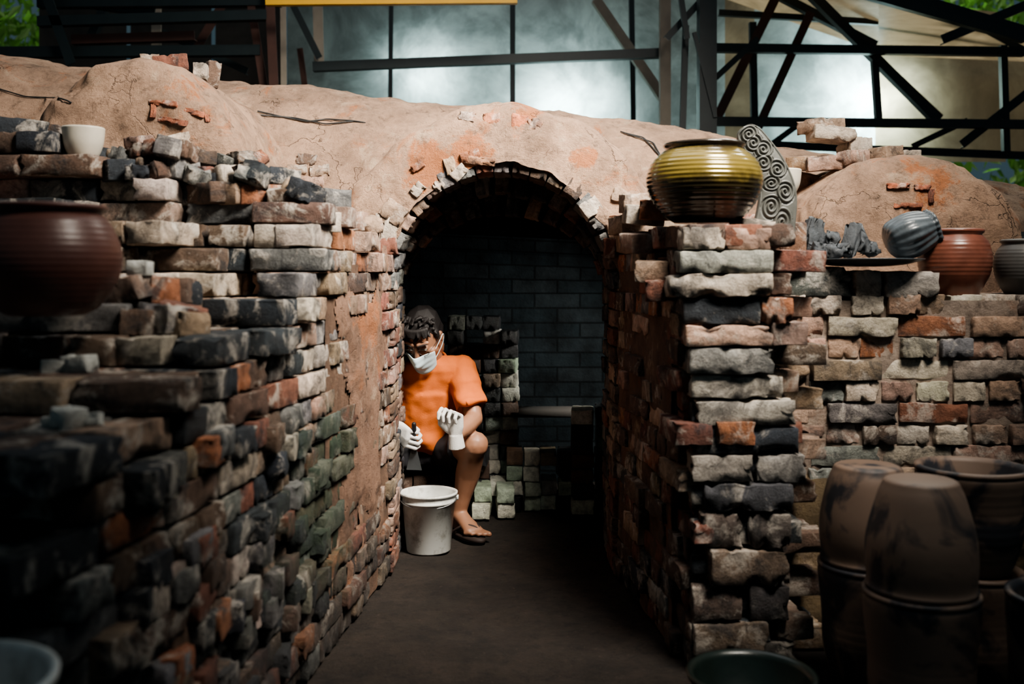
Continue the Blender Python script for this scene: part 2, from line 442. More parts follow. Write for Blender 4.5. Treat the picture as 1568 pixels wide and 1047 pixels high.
def ring(a,b,y0,y1,step,pal,rad=.10,jit=.004,shift=0):
    T=2*ZS+math.pi*(a+b)/2; n=int(T/step)
    for i in range(n):
        t=(i+.5)/n
        p,nr=arch(t,a,b); p=p+nr*(rad/2+rng.normal()*jit+shift)
        tg=Vector((nr.z,0,-nr.x))
        R=np.array([[tg.x,0,nr.x],[tg.y,1,nr.y],[tg.z,0,nr.z]])
        c=pick(pal(p,t))
        B.add((p.x,(y0+y1)/2+rng.normal()*.006,p.z),(step-.005,y1-y0,rad),R,c,gloss=.2)
def palA(p,t):
    if p.z<1.0: return [(RED,3),(ORG,1.),(TAN,2),(BRN,2.4),(PNK,1.2)]
    return [(BLK,2.),(BRN,3),(GRY,2.6),(RED,.4),(TAN,1.4)]
ring(.385,.43,3.495,3.70,.066,palA,.06)
ring(.39,.37,3.705,3.84,.066,lambda p,t:PAL_D,.13)
ring(.395,.30,3.845,3.97,.066,lambda p,t:PAL_D,.17)
B.build('arch_bricks',M_brD,kiln)
B=Bricks()
for px,py,l,h,a,c in [(603,325,.09,.07,-.6,TAN),(598,350,.06,.1,-.2,PALE),(905,318,.07,.06,.6,PALE),(918,352,.05,.08,.2,GRY),(735,246,.11,.03,-.1,(.42,.22,.13)),
 (703,264,.06,.04,.8,PALE),(822,262,.10,.03,.2,TAN),(858,286,.07,.04,.5,PALE),(675,282,.06,.035,.6,TAN),(755,182,.07,.045,.02,(.42,.17,.09)),(796,186,.06,.05,-.1,(.5,.17,.08)),
 (590,378,.08,.06,.1,RED),(560,400,.1,.05,0,BRN),(935,380,.05,.07,0,RED),(720,238,.07,.035,.3,ORG),(886,302,.05,.04,-.7,ORG),(820,190,.05,.04,.2,(.42,.22,.14)),
 (715,178,.06,.035,-.2,(.42,.2,.12)),(950,300,.06,.05,-.3,TAN),(580,335,.05,.04,.3,TAN),(690,255,.04,.06,.3,(.42,.3,.2)),(768,252,.09,.03,.0,(.46,.3,.2)),(838,275,.05,.03,.4,ORG),(640,290,.05,.04,.8,PALE),
 (250,158,.10,.02,-.12,(.36,.13,.07)),(295,172,.08,.02,-.2,(.36,.13,.07)),(262,185,.11,.02,-.15,(.33,.12,.07)),(235,170,.02,.05,0,(.36,.13,.07)),(318,182,.02,.03,.2,(.36,.13,.07)),
 (1375,285,.08,.022,.0,(.40,.13,.07)),(1412,288,.06,.022,-.05,(.38,.13,.07)),(1390,315,.10,.02,0,(.36,.13,.07)),(1425,300,.02,.05,0,(.38,.13,.07)),
 (640,255,.05,.03,.6,(.40,.16,.08)),(470,245,.08,.05,-.1,BRN),(455,260,.08,.04,.1,TAN),(490,262,.08,.05,.1,TAN),(478,280,.1,.05,0,PNK)]:
    on_surface(B,px,py,l,h,a,c,out=.006 if py<200 else .012,amp=1.2)
B.build('exposed_bricks',M_brR,kiln)
B=Bricks()
def dk(x,y,h): 
    r=KB.ray_cast(Vector((x,y,3)),Vector((0,0,-1))); return (r[0].z if r[0] else 1.5)+h
for px,d,l,hh,az,c in [(232,3.68,.07,.03,.2,TAN),(262,3.62,.12,.03,.3,RED),(322,3.75,.05,.05,.6,BRN),(308,3.65,.05,.03,.2,PALE)]:
    x=W(px,0,d).x; B.add((x,d,dk(x,d,hh*.8)),(l,.09,hh*2),rotm(0,rng.normal()*.08,az),c)
for x,y,k,l,az,c in [(1.16,3.98,0,.2,.3,TAN),(1.24,3.84,0,.2,-.2,PNK),(1.18,3.95,1,.2,.8,(.36,.24,.15)),(1.25,3.9,2,.17,.1,PALE),(1.22,3.93,3,.16,.4,TAN),(1.36,3.93,0,.12,.1,TAN),(1.35,3.93,1,.10,.3,PALE),(1.52,3.88,0,.11,.1,PALE),(1.43,3.82,0,.1,.5,TAN),(1.30,3.80,0,.1,.9,PNK)]:
    B.add((x,y,dk(x,y,.028+.058*k)),(l,.10,.056),rotm(rng.normal()*.04,rng.normal()*.06,az),c)
B.build('bricks_on_kiln',M_brR,kiln)
# interior vault
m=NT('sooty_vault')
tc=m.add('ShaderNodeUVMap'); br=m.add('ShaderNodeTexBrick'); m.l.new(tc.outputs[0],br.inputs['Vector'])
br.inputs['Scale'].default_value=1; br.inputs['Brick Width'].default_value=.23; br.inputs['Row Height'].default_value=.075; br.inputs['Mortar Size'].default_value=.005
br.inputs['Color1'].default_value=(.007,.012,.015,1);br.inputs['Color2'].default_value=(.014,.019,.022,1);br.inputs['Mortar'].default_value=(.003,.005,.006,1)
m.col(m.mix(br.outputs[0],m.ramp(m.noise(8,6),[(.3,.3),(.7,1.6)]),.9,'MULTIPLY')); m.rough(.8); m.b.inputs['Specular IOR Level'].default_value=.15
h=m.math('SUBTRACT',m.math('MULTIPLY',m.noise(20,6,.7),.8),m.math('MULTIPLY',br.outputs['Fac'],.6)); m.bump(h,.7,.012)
prof=[(5.05,-.02),(5.05,.5),(5.04,.95),(4.98,1.15),(4.85,1.30),(4.65,1.40),(4.45,1.42),(4.25,1.40),(4.08,1.33),(3.98,1.25),(3.98,1.2)]
V=[];Fc=[];UV=[]
NX=20
for i in range(NX+1):
    x=-2.2+4.4*i/NX; s=0
    for k,(y,z) in enumerate(prof):
        if k: s+=math.dist(prof[k],prof[k-1])
        V.append((x,y,z*(1+ (0 if k<3 else -.04*x)))); UV.append((x,s))
n=len(prof)
for i in range(NX):
    for k in range(n-1):
        a=i*n+k; Fc.append((a,a+1,a+n+1,a+n))
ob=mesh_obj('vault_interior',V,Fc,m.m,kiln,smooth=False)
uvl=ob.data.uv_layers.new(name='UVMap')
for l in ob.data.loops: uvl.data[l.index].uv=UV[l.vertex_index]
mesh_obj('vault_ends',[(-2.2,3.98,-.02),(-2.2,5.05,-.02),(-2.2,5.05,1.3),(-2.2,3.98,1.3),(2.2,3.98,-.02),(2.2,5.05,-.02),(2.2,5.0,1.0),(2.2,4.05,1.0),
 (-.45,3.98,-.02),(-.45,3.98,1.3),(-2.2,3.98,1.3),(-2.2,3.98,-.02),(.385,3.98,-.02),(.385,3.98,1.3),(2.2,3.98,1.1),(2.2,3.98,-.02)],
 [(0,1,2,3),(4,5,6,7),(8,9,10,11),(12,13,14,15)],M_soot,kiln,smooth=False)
# glazed brick stacks inside
B=Bricks()
GP=[((.78,.76,.66),3.4),((.48,.56,.44),2.4),((.05,.055,.06),4.),((.18,.11,.08),2.0),((.36,.29,.20),1.5),((.02,.022,.025),2.2)]
def gstack(x0,x1,y,zt,step=.066,d=.16,j=.012):
    nx=int(round((x1-x0)/step)); z=0
    while z<zt-.03:
        for i in range(nx):
            x=x0+(i+.5)*(x1-x0)/nx
            if z>zt-.14 and rng.rand()<.2: continue
            B.add((x+rng.normal()*.002,y+rng.normal()*j,z+.0335),(step-.003,d,.063),rotm(0,rng.normal()*.02,rng.normal()*.05),pick(GP),gloss=1,r=.004,amp=.6)
        z+=.066
gstack(-.30,.03,4.66,.86,.085); gstack(-.18,.28,4.50,.27,.075); gstack(.26,.36,4.42,.45,.1); gstack(.375,.56,4.5,.5,.06)
gstack(-.18,.02,4.36,.14,.08)
B.build('glazed_brick_stack',M_glz)
mesh_obj('kiln_shelf',[(x,y,z) for z in(.40,.415) for x,y in((.0,4.52),(.3,4.52),(.3,4.8),(.0,4.8))],[(3,2,1,0),(4,5,6,7),(0,1,5,4),(1,2,6,5),(2,3,7,6),(3,0,4,7)],M_soot,kiln)
# ------------------------------------------------------------------ ground
m=NT('dirt_ground')
c=m.mix((.016,.012,.010),(.075,.054,.040),m.ramp(m.noise(3.5,10,.8),[(.32,0.),(.66,1.)]))
c=m.mix(c,(.20,.15,.11),m.ramp(m.noise(55,5,.8),[(.60,0.),(.74,.6)]))
c=m.mix(c,(.012,.010,.009),m.ramp(m.noise(20,8,.8),[(.52,0.),(.66,.8)]))
m.col(c); m.rough(.95); m.bump(m.math('ADD',m.noise(12,10,.82),m.math('MULTIPLY',m.noise(90,4,.8),.5)),1.0,.045)
V=[];Fc=[]
gx=np.concatenate([np.linspace(-14,-1.6,12),np.linspace(-1.5,1.5,180),np.linspace(1.6,14,12)]); gy=np.concatenate([np.linspace(-6,1.4,8),np.linspace(1.5,5.2,220),np.linspace(5.4,16,10)])
for y in gy:
    for x in gx:
        inn=abs(x)<1.5 and 1.5<y<5.2
        V.append((x,y,(-.008+.022*fbm(Vector((x,y,0)),6,4)) if inn else -.008))
n=len(gx)
for j in range(len(gy)-1):
    for i in range(n-1):
        a=j*n+i; Fc.append((a,a+1,a+n+1,a+n))
mesh_obj('ground',V,Fc,m.m)
# ------------------------------------------------------------------ lathe pots
def lathe(name,prof,loc,mat,parent=None,seg=72,wob=.0,tilt=None,flute=None):
    V=[];Fc=[]
    for r,z in prof:
        for i in range(seg):
            a=2*math.pi*i/seg; rr=r*(1+wob*noise.noise(Vector((math.cos(a)*1.2,math.sin(a)*1.2,z*9+loc[0]*5))))
            if flute: rr*=1+flute[1]*math.cos(flute[0]*a)
            V.append(Vector((rr*math.cos(a),rr*math.sin(a),z)))
    n=len(prof)
    for k in range(n-1):
        for i in range(seg):
            j=(i+1)%seg; Fc.append((k*seg+i,k*seg+j,(k+1)*seg+j,(k+1)*seg+i))
    Fc.append(tuple(range(seg))[::-1])
    if prof[-1][0]>.0005 : Fc.append(tuple((n-1)*seg+i for i in range(seg)))
    ob=mesh_obj(name,V,Fc,mat,parent); ob.location=loc
    if tilt: ob.rotation_euler=tilt
    return ob
def smoothprof(pts,n=40,ribs=0,amp=0,zr_=(0,1)):
    P=[pts[0]]+list(pts)+[pts[-1]]; out=[]
    for i in range(1,len(P)-2):
        m_=max(3,n//(len(pts)-1))
        for k in range(m_):
            t=k/m_; a,b,c,d=[Vector(q) for q in P[i-1:i+3]]
            q=.5*((2*b)+(-a+c)*t+(2*a-5*b+4*c-d)*t*t+(-a+3*b-3*c+d)*t**3); out.append((max(q.x,.0005),q.y))
    out.append(tuple(pts[-1]))
    if ribs: out=[(r+amp*math.sin(z*ribs) if zr_[0]<z<zr_[1] else r,z) for r,z in out]
    return out
m=NT('olive_gold_glaze')
sx=m.add('ShaderNodeSeparateXYZ'); tcn=m.add('ShaderNodeTexCoord'); m.l.new(tcn.outputs['Object'],sx.inputs[0])
g=m.ramp(m.math('ADD',m.math('MULTIPLY',sx.outputs[2],4.2),m.math('MULTIPLY',m.math('SUBTRACT',m.noise(12,4),.5),.35)),[(.06,(.010,.009,.007)),(.44,(.03,.022,.009)),(.58,(.19,.14,.032)),(.78,(.17,.13,.038)),(.90,(.022,.016,.010))])
m.col(g); m.rough(.2); m.b.inputs['Metallic'].default_value=.3; m.b.inputs['Coat Weight'].default_value=.5; m.bump(m.noise(60),.1,.002)
outer=smoothprof([(.085,0),(.115,.02),(.150,.065),(.165,.115),(.152,.165),(.122,.198),(.108,.208)],140,2*math.pi/.0125,.0010,(.015,.2))
prof=outer+[(.114,.214),(.117,.220),(.113,.225),(.104,.222),(.10,.208),(.13,.17),(.15,.11),(.1,.03),(.0005,.02)]
lathe('gold_glazed_pot',prof,(.548,2.84,1.197),m.m)
M_rust=simple('rust_clay',(.105,.045,.036),.38,.15,14,.35)
outer=smoothprof([(.07,0),(.10,.02),(.133,.075),(.138,.125),(.118,.178),(.098,.20)],80,2*math.pi/.012,.0004,(.01,.19))
lathe('rust_round_pot',outer+[(.108,.207),(.112,.212),(.105,.217),(.094,.212),(.092,.2),(.12,.15),(.12,.08),(.0005,.03)],(-.915,1.96,.97),M_rust)
M_red=simple('red_clay_glaze',(.15,.055,.036),.32,.1,22,.5)
def smallpot(name,loc,s,mat):
    outer=smoothprof([(.058,0),(.066,.01),(.092,.06),(.100,.105),(.092,.15),(.072,.178)],60,2*math.pi/.012,.0008,(.06,.16))
    return lathe(name,[(r*s,z*s) for r,z in outer+[(.078,.184),(.080,.190),(.074,.194),(.066,.188),(.06,.17),(.08,.1),(.0005,.02)]],loc,mat)
smallpot('red_clay_pot',(1.405,3.16,.98),1.10,M_red)
smallpot('grey_clay_pot',(1.62,3.14,.98),.93,simple('grey_clay',(.08,.075,.07),.45,.15,14,.4))
M_ash=simple('ash_glaze_dark',(.06,.072,.082),.38,.4,22,.8,coat=.2)
lathe('glazed_plate',smoothprof([(.06,0),(.12,.006),(.175,.02)],16)+[(.178,.024),(.17,.024),(.11,.012),(.0005,.01)],(1.10,3.11,1.074),M_ash)
def rock(name,loc,r,mat,seed,amp=.35,rot=(0,0,0),parent=None,sub=5):
    bm=bmesh.new(); bmesh.ops.create_icosphere(bm,subdivisions=sub,radius=1)
    for v in bm.verts:
        d=v.co.normalized(); k=1+amp*fbm(d+Vector((seed*3.3,seed,0)),3,1.0)
        v.co=Vector((d.x*r[0],d.y*r[1],d.z*r[2]))*k
    me=bpy.data.meshes.new(name); bm.to_mesh(me); bm.free(); me.materials.append(mat)
    for p in me.polygons: p.use_smooth=True
    o=bpy.data.objects.new(name,me); o.location=loc; o.rotation_euler=rot; return link(o,parent)
ws=empty('kiln_wasters')
B=Bricks()
for px,py,d,s3,a in [(1262,384,3.1,(.10,.06,.045),.1),(1302,368,3.06,(.04,.05,.105),.3),(1286,384,3.05,(.08,.05,.04),-.2),(1330,380,3.06,(.06,.05,.045),.25),(1247,362,3.2,(.07,.05,.11),.15),(1316,364,3.12,(.045,.04,.08),-.35),(1275,368,3.14,(.05,.04,.05),.7)]:
    B.add(W(px,py,d),s3,rotm(.2*a,a,a*2),(.07,.08,.09),gloss=.8,r=.012,amp=3.6)
B.build('waster_lumps',M_glz,ws)
# slumped fluted jar, fused at an angle on the plate
fj=lathe('fluted_jar_body',smoothprof([(.02,0),(.055,.012),(.072,.05),(.074,.085),(.060,.125),(.048,.145)],50)+[(.054,.150),(.053,.157),(.044,.155),(.04,.14),(.055,.08),(.0005,.02)],W(1358,374,3.13),M_ash,ws,seg=120,wob=.22,flute=(18,.03))
fj.rotation_euler=(math.radians(-8),math.radians(68),math.radians(-12))
M_white=simple('white_ceramic',(.50,.46,.39),.4,.1,18,.2)
pr_=smoothprof([(.030,0),(.040,.006),(.053,.04),(.058,.085)],30)+[(.056,.088),(.052,.084),(.046,.03),(.0005,.012)]
p=W(128,218,2.85)
p.z=max(drop(p.x+dx_,p.y+dy_,0) for dx_ in(-.03,0,.03) for dy_ in(-.03,0,.03))
lathe('white_cup',pr_,p,M_white)
lathe('white_bowl',[(r*1.15,z) for r,z in pr_],W(1196,300,3.35),M_white)
m=NT('carved_grey_clay'); m.col(m.mix((.035,.04,.036),(.12,.12,.11),m.noise(40,6))); m.rough(.5); m.bump(m.noise(90),.3,.002)
def cl(t):
    pts=[(1184,352),(1190,300),(1180,262),(1158,225),(1136,196)]
    f=t*(len(pts)-1); i=min(int(f),len(pts)-2); f-=i
    P=[pts[max(i-1,0)],pts[i],pts[i+1],pts[min(i+2,len(pts)-1)]]
    a,b,c,d=[Vector(p) for p in P]
    return .5*((2*b)+(-a+c)*f+(2*a-5*b+4*c-d)*f*f+(-a+3*b-3*c+d)*f**3)
NU,NV=64,220; V=[];Fc=[]
cent=[(.08,.3),(.17,-.35),(.28,.35),(.38,-.3),(.49,.3),(.60,-.25),(.70,.2),(.80,-.1),(.89,.0)]
def spiral(t,u,wpx):
    best=99; ang=0
    x=u*wpx; y=t*175
    for (ct,cu) in cent:
        dx=x-cu*wpx; dy=y-ct*175; r=math.hypot(dx,dy)
        if r<best: best=r; ang=math.atan2(dy,dx)
    if best>16: return .2
    return math.sin(best*1.05-ang)*.9
for side in (0,1):
    for j in range(NV+1):
        t=j/NV; c=cl(t); c2=cl(min(1,t+.01)); c1=cl(max(0,t-.01)); tg=(c2-c1).normalized(); nn=Vector((-tg.y,tg.x))
        w=(32-13*t)*math.sqrt(max(0,1-max(0,(t-.82)/.18)**2))+.5
        for i in range(NU+1):
            u=-1+2*i/NU; p=c+nn*u*w; q=W(p.x,p.y,3.02)
            edge=max(0,1-abs(u)**8)
            dep=.012+.008*(1-u*u)
            hgt=.0045*spiral(t,u,w)*(1 if side==0 else 0)*edge if abs(u)<.9 else (.006 if side==0 else 0)
            q.y+=(-1 if side==0 else 1)*(dep*edge**.5)-hgt
            V.append(q)
N1=(NU+1)*(NV+1)
for j in range(NV):
    for i in range(NU):
        a=j*(NU+1)+i; Fc.append((a,a+1,a+NU+2,a+NU+1)); a+=N1; Fc.append((a,a+NU+1,a+NU+2,a+1))
for j in range(NV):
    for i in (0,NU):
        a=j*(NU+1)+i; Fc.append((a,a+NU+1,a+NU+1+N1,a+N1))
mesh_obj('carved_dragon_tail_ornament',V,Fc,m.m)
def jar_mat(name,seed):
    m=NT(name); 
    c=m.mix((.14,.095,.072),(.23,.16,.12),m.noise(5))
    mp=m.add('ShaderNodeMapping'); mp.inputs['Location'].default_value=(seed*3.1,seed*1.7,seed); m.l.new(m.pos(),mp.inputs[0])
    c=m.mix(c,(.018,.022,.030),m.ramp(m.noise(6.5,4,.55,vec=mp.outputs[0],dist=.6),[(.47,0.),(.56,.95)]))
    m.col(c); m.rough(.55); m.bump(m.noise(50),.15,.003); return m.m
MJ=[jar_mat('smoked_clay_%d'%i,i+1) for i in range(5)]
def jar(name,loc,h,rtop,rmid,rbot,mat,inv=False):
    out=smoothprof([(rbot,0),(rbot*1.08,.02*h),(rmid*.96,.35*h),(rmid,.62*h),(rtop*1.05,.95*h),(rtop,h)],60,2*math.pi/.02,.0004,(.02,h*.9))
    if inv:
        body=smoothprof([(rtop*.99,.0),(rtop*1.03,.008),(rtop*1.0,.022),(rmid,.28*h),(rmid*.97,.5*h),(rbot*1.22,.82*h),(rbot*1.06,.95*h),(rbot,.985*h),(rbot*.9,h)],60)
        return lathe(name,body+[(.0005,h)],loc,mat,wob=.01)
    rim=[(rtop*1.06,h+.003),(rtop*1.06,h+.012),(rtop*.97,h+.014),(rtop*.9,h),(rmid*.9,h*.6),(rbot*.8,.03),(.0005,.025)]
    return lathe(name,out+rim,loc,mat,wob=.01)
P=W(1410,0,2.22)
jar('smoked_clay_jar',(P.x,2.22,.0),.335,.118,.115,.075,MJ[0])
jar('smoked_clay_jar',(P.x,2.22,.349),.245,.116,.119,.078,MJ[1],inv=True)
jar('smoked_clay_jar',(.90,2.52,.0),.31,.115,.112,.075,MJ[2])
jar('smoked_clay_jar',(.90,2.52,.324),.245,.113,.118,.08,MJ[3],inv=True)
jar('smoked_clay_jar',(1.165,2.52,.0),.295,.115,.112,.075,MJ[4])
jar('smoked_clay_jar',(1.165,2.52,.309),.245,.130,.122,.085,MJ[2])
jar('smoked_clay_jar',(1.205,2.14,.0),.35,.125,.125,.08,MJ[3])
jar('smoked_clay_jar',(1.43,2.5,.0),.31,.115,.112,.075,MJ[0])
jar('smoked_clay_jar',(1.43,2.5,.324),.24,.12,.12,.08,MJ[1])
M_dkg=simple('dark_green_glaze',(.012,.02,.017),.3,.2,15,.5)
lathe('dark_basin',smoothprof([(.09,0),(.12,.03),(.130,.16)],30)+[(.140,.166),(.142,.178),(.132,.18),(.123,.165),(.10,.04),(.0005,.03)],(.525,2.18,.0),M_dkg)
M_bkt=NT('white_plastic'); c=M_bkt.mix((.50,.51,.49),(.66,.67,.64),M_bkt.noise(6)); c=M_bkt.mix(c,(.25,.24,.21),M_bkt.math('MULTIPLY',M_bkt.ramp(M_bkt.noise(16,7,.7),[(.50,0.),(.66,1.)]),.75)); M_bkt.col(c); M_bkt.rough(.4); M_bkt=M_bkt.m
M_wire=simple('wire',(.3,.3,.3),.4,0,20,.1,metal=.8)
def tube(name,pts,r,mat,parent=None,cyc=False,res=3):
    cu=bpy.data.curves.new(name,'CURVE'); cu.dimensions='3D'; cu.bevel_depth=r; cu.bevel_resolution=res; sp=cu.splines.new('NURBS'); sp.points.add(len(pts)-1)
    for i,p in enumerate(pts): sp.points[i].co=(*p,1)
    sp.use_endpoint_u=True; sp.order_u=3; sp.use_cyclic_u=cyc; cu.materials.append(mat)
    ob=bpy.data.objects.new(name,cu); return link(ob,parent)
def bucket(name,loc,s,mat):
    e=empty(name); e.location=loc
    pr=[(.082,0),(.084,.004),(.100,.185),(.105,.187),(.105,.193),(.102,.195),(.104,.212),(.110,.214),(.111,.222),(.105,.224),(.101,.215),(.082,.01),(.0005,.008)]
    o=lathe('pail_body',[(r*s,z*s) for r,z in pr],(0,0,0),mat,e)
    pts=[Vector((.108*math.cos(a),-.02-.10*math.sin(a)*.75,.205-.03*math.sin(a)))*s for a in np.linspace(math.pi,0,17)]
    tube('pail_handle',pts,.002*s,M_wire,e)
    for sx_ in(-1,1): lathe('pail_lug',[(.01*s,0),(.01*s,.01*s),(.0005,.01*s)],(sx_*.104*s,0,.2*s),mat,e,16,tilt=(0,sx_*math.pi/2,0))
    return e
bucket('white_bucket',(-.318,3.80,.0),1.0,M_bkt)
b=bucket('white_paint_pail',(-.705,1.20,.264),1.32,M_bkt)
M_redc=simple('red_cloth',(.5,.02,.02),.8)
r_=rock('red_rag',(-.73,1.22,.565),(.045,.05,.03),M_redc,5,.8)
B=Bricks()
for px,py,d in [(105,486,2.0),(125,497,1.98),(90,508,1.99),(112,478,2.02),(82,565,1.72),(105,572,1.70),(130,570,1.72),(165,325,2.5),(158,340,2.48),(215,330,2.2)]:
    p=W(px,py,d); h_=rng.uniform(.02,.04); p.z=drop(p.x,p.y,h_)
    B.add(p,(rng.uniform(.03,.07),rng.uniform(.02,.05),h_),rotm(*(rng.normal(size=3)*(.1,.1,.6))),(.62,.62,.58),r=.004,lo=True)
B.build('white_pottery_shards',M_glz)
M_cab=simple('black_cable',(.02,.02,.02),.5,0)
cb=empty('cables')
for k,l in enumerate([[(0,138),(40,150),(90,152),(110,158)],[(395,172),(430,180),(470,188),(500,184),(560,188)],[(400,178),(450,182),(500,192),(550,186)],[(955,205),(985,212),(1010,240),(1020,262)],[(950,203),(1000,220),(1014,245)]]):
    pts=[]
    for i in range(len(l)-1):
        for t in (0,.25,.5,.75):
            px=l[i][0]*(1-t)+l[i+1][0]*t; py=l[i][1]*(1-t)+l[i+1][1]*t; pts.append(surf(px,py)[0]+Vector((0,-.006,.004)))
    pts.append(surf(*l[-1])[0])
    tube('cable_%d'%k,pts,.003,M_cab,cb)
# ------------------------------------------------------------------ shed structure behind
M_steel=simple('dark_steel',(.012,.02,.022),.45,.1,10,.4)
M_rst=simple('rusty_steel',(.06,.025,.018),.7,.2,10,.5)
M_wood=simple('weathered_timber',(.24,.21,.17),.8,.2,10,.3)
M_yel=simple('yellow_paint',(.75,.42,.04),.5,.1,5,.2)
shed=empty('shed_frame')
def beam(p,q,w,mat,i=[0]):
    i[0]+=1
    p=Vector(p);q=Vector(q);d=(q-p);L=d.length;d.normalize(); s=d.cross(Vector((0,1,0))).normalized(); f=Vector((0,1,0)); h=w/2; t=w*.12
    sec=[(-h,-h),(h,-h),(h,-h+t),(-h+t,-h+t),(-h+t,h),(-h,h)]
    V=[]
    for e in(p,q):
        for a,b in sec: V.append(e+s*a+f*b)
    Fc=[(5,4,3,2,1,0),(6,7,8,9,10,11)]+[(k,(k+1)%6,(k+1)%6+6,k+6) for k in range(6)]
    mesh_obj('beam_%d'%i[0],V,Fc,mat,shed,smooth=False)
S,Rr,Wd=M_steel,M_rst,M_wood
for x0,y0,x1,y1,w,mt,d in [(480,103,1012,82,14,S,6.3),(1082,-60,1082,330,26,S,5.9),(1018,-60,1018,330,16,Wd,6.2),(1050,40,1045,200,9,S,6.0),(785,-60,785,200,8,S,7),(966,-60,970,230,8,S,7),(912,0,1015,150,14,Wd,6.6),
 (1095,74,1568,80,13,S,6.4),(1095,186,1700,192,13,S,6.4),(1180,222,1700,244,11,S,6.6),(1160,195,1240,20,13,Rr,6.5),(1095,185,1195,-20,14,Rr,6.6),(1240,-10,1435,185,14,S,6.5),(1338,85,1345,188,10,S,6.5),(1152,35,1155,190,10,S,6.6),(1470,222,1600,120,13,S,6.5),
 (1535,70,1540,232,10,S,6.5),(1330,-20,1700,90,17,S,6.2),(1440,62,1640,-20,14,S,6.2),(1395,225,1480,185,9,S,6.6),(1180,222,1230,185,9,S,6.6),(1568,80,1440,10,11,S,6.6),(1195,-5,1340,70,12,S,6.7),(1100,20,1568,48,9,S,6.8),(1345,90,1440,180,8,Rr,6.7),(1095,120,1160,60,9,S,6.3),(1210,-40,1568,60,12,S,6.0),
 (412,-60,424,200,14,Rr,6.0),(375,-60,408,150,12,Rr,6.1),(434,-60,436,180,9,Wd,6.2),(242,-60,242,120,15,Wd,6.4),(486,-60,490,100,15,Wd,6.5),(60,34,410,24,15,S,6.0),(-100,82,400,78,16,S,6.1),(62,-40,112,100,15,S,6.0),(112,62,300,56,14,Rr,6.2),(360,-20,300,80,13,Rr,6.3),(110,0,240,20,16,S,6.2),(440,-10,490,90,10,S,6.4),(130,80,180,-30,12,S,6.4),(600,-60,598,160,7,S,7.2),(460,75,470,150,9,Rr,6.6),(1063,50,1095,180,6,S,5.85),(1075,0,1020,60,10,S,6.0),(60,5,430,2,16,S,6.1),(250,50,380,110,10,S,6.3),(1040,-20,1052,60,8,S,5.9)]:
    beam(W(x0,y0,d),W(x1,y1,d),w/F*d,mt)
beam(W(408,3,5.7),W(792,0,5.7),.045,M_yel)
def sheet_mat(name,c,tr=.6,stain=.6,sc=1.3):
    m=NT(name); n=m.ramp(m.noise(sc,7,.7,dist=.6),[(.36,.25),(.62,1.15)])
    n2=m.ramp(m.noise(3.2,5,.6,dist=.6),[(.42,.45),(.60,1.2)])
    cc=m.mix(c,n,stain,'MULTIPLY'); ct=m.mix(cc,n2,.6,'MULTIPLY')
    d=m.add('ShaderNodeBsdfDiffuse'); t=m.add('ShaderNodeBsdfTranslucent'); mx=m.add('ShaderNodeMixShader'); mx.inputs[0].default_value=tr
    g=m.add('ShaderNodeBsdfGlossy'); g.inputs['Roughness'].default_value=.25; mx2=m.add('ShaderNodeMixShader'); mx2.inputs[0].default_value=.05
    m.l.new(cc,d.inputs[0]); m.l.new(ct,t.inputs[0]); m.l.new(d.outputs[0],mx.inputs[1]); m.l.new(t.outputs[0],mx.inputs[2])
    m.l.new(mx.outputs[0],mx2.inputs[1]); m.l.new(g.outputs[0],mx2.inputs[2]); m.l.new(mx2.outputs[0],m.out.inputs[0]); return m.m
def sheet(name,pts,mat,par=None):
    return mesh_obj(name,pts,[tuple(range(len(pts)))],mat,par,smooth=False)
MS1=sheet_mat('grey_plastic_sheet',(.36,.39,.36),.75,.6); MS2=sheet_mat('tan_roof_sheet',(.36,.28,.18),.4,.5); MS3=sheet_mat('brown_sheet',(.07,.055,.045),.3)
pan=empty('shed_wall_panels')
D=7.6
e=[440,600,785,966,1110]
for i in range(4): sheet('panel_%d'%i,[W(e[i],330,D),W(e[i+1],330,D+.0),W(e[i+1],-80,D),W(e[i],-80,D)],MS1,pan)
e=[1110,1155,1340,1540]
for i in range(3): sheet('panel_%d'%(i+4),[W(e[i],248,D),W(e[i+1],248,D),W(e[i+1],-40+i*30,D),W(e[i],-60+i*30,D)],MS1 if i==1 else MS2,pan)
sheet('panel_8',[W(1540,235,D),W(1760,235,D),W(1760,110,D),W(1540,40,D)],MS2,pan)
sheet('roof_sheet_1',[W(1100,-5,7.2),W(1345,80,7.4),W(1345,-60,5.8),W(1100,-120,5.6)],MS2,pan)
sheet('roof_sheet_2',[W(1345,85,7.3),W(1700,100,7.3),W(1700,60,6.4),W(1345,5,6.4)],MS2,pan)
e=[60,200,330,440]
for i in range(3): sheet('panel_%d'%(i+9),[W(e[i],250,D),W(e[i+1]-6,250,D),W(e[i+1]-6,-80,D),W(e[i],-80,D)],MS3,pan)
m=NT('leaves'); m.col(m.mix((.03,.09,.015),(.14,.25,.05),m.noise(3,3))); m.rough(.6)
t=m.add('ShaderNodeBsdfTranslucent'); t.inputs[0].default_value=(.18,.42,.08,1); mx=m.add('ShaderNodeMixShader'); mx.inputs[0].default_value=.5
m.l.new(m.b.outputs[0],mx.inputs[1]); m.l.new(t.outputs[0],mx.inputs[2]); m.l.new(mx.outputs[0],m.out.inputs[0])
V=[];Fc=[]
def leaves(cx,cz,rx,rz,y,n):
    for i in range(n):
        c=np.array([cx+rng.uniform(-rx,rx),y+rng.uniform(-.6,.6),cz+rng.uniform(-rz,rz)]); R=rotm(*(rng.rand(3)*6.28)); s=rng.uniform(.05,.11)
        b0=len(V)
        for q in [(-1,0,0),(-.2,.38,.08),(1,0,0),(-.2,-.38,.08)]: V.append(c+R@np.array(q)*s)
        Fc.append((b0,b0+1,b0+2,b0+3))
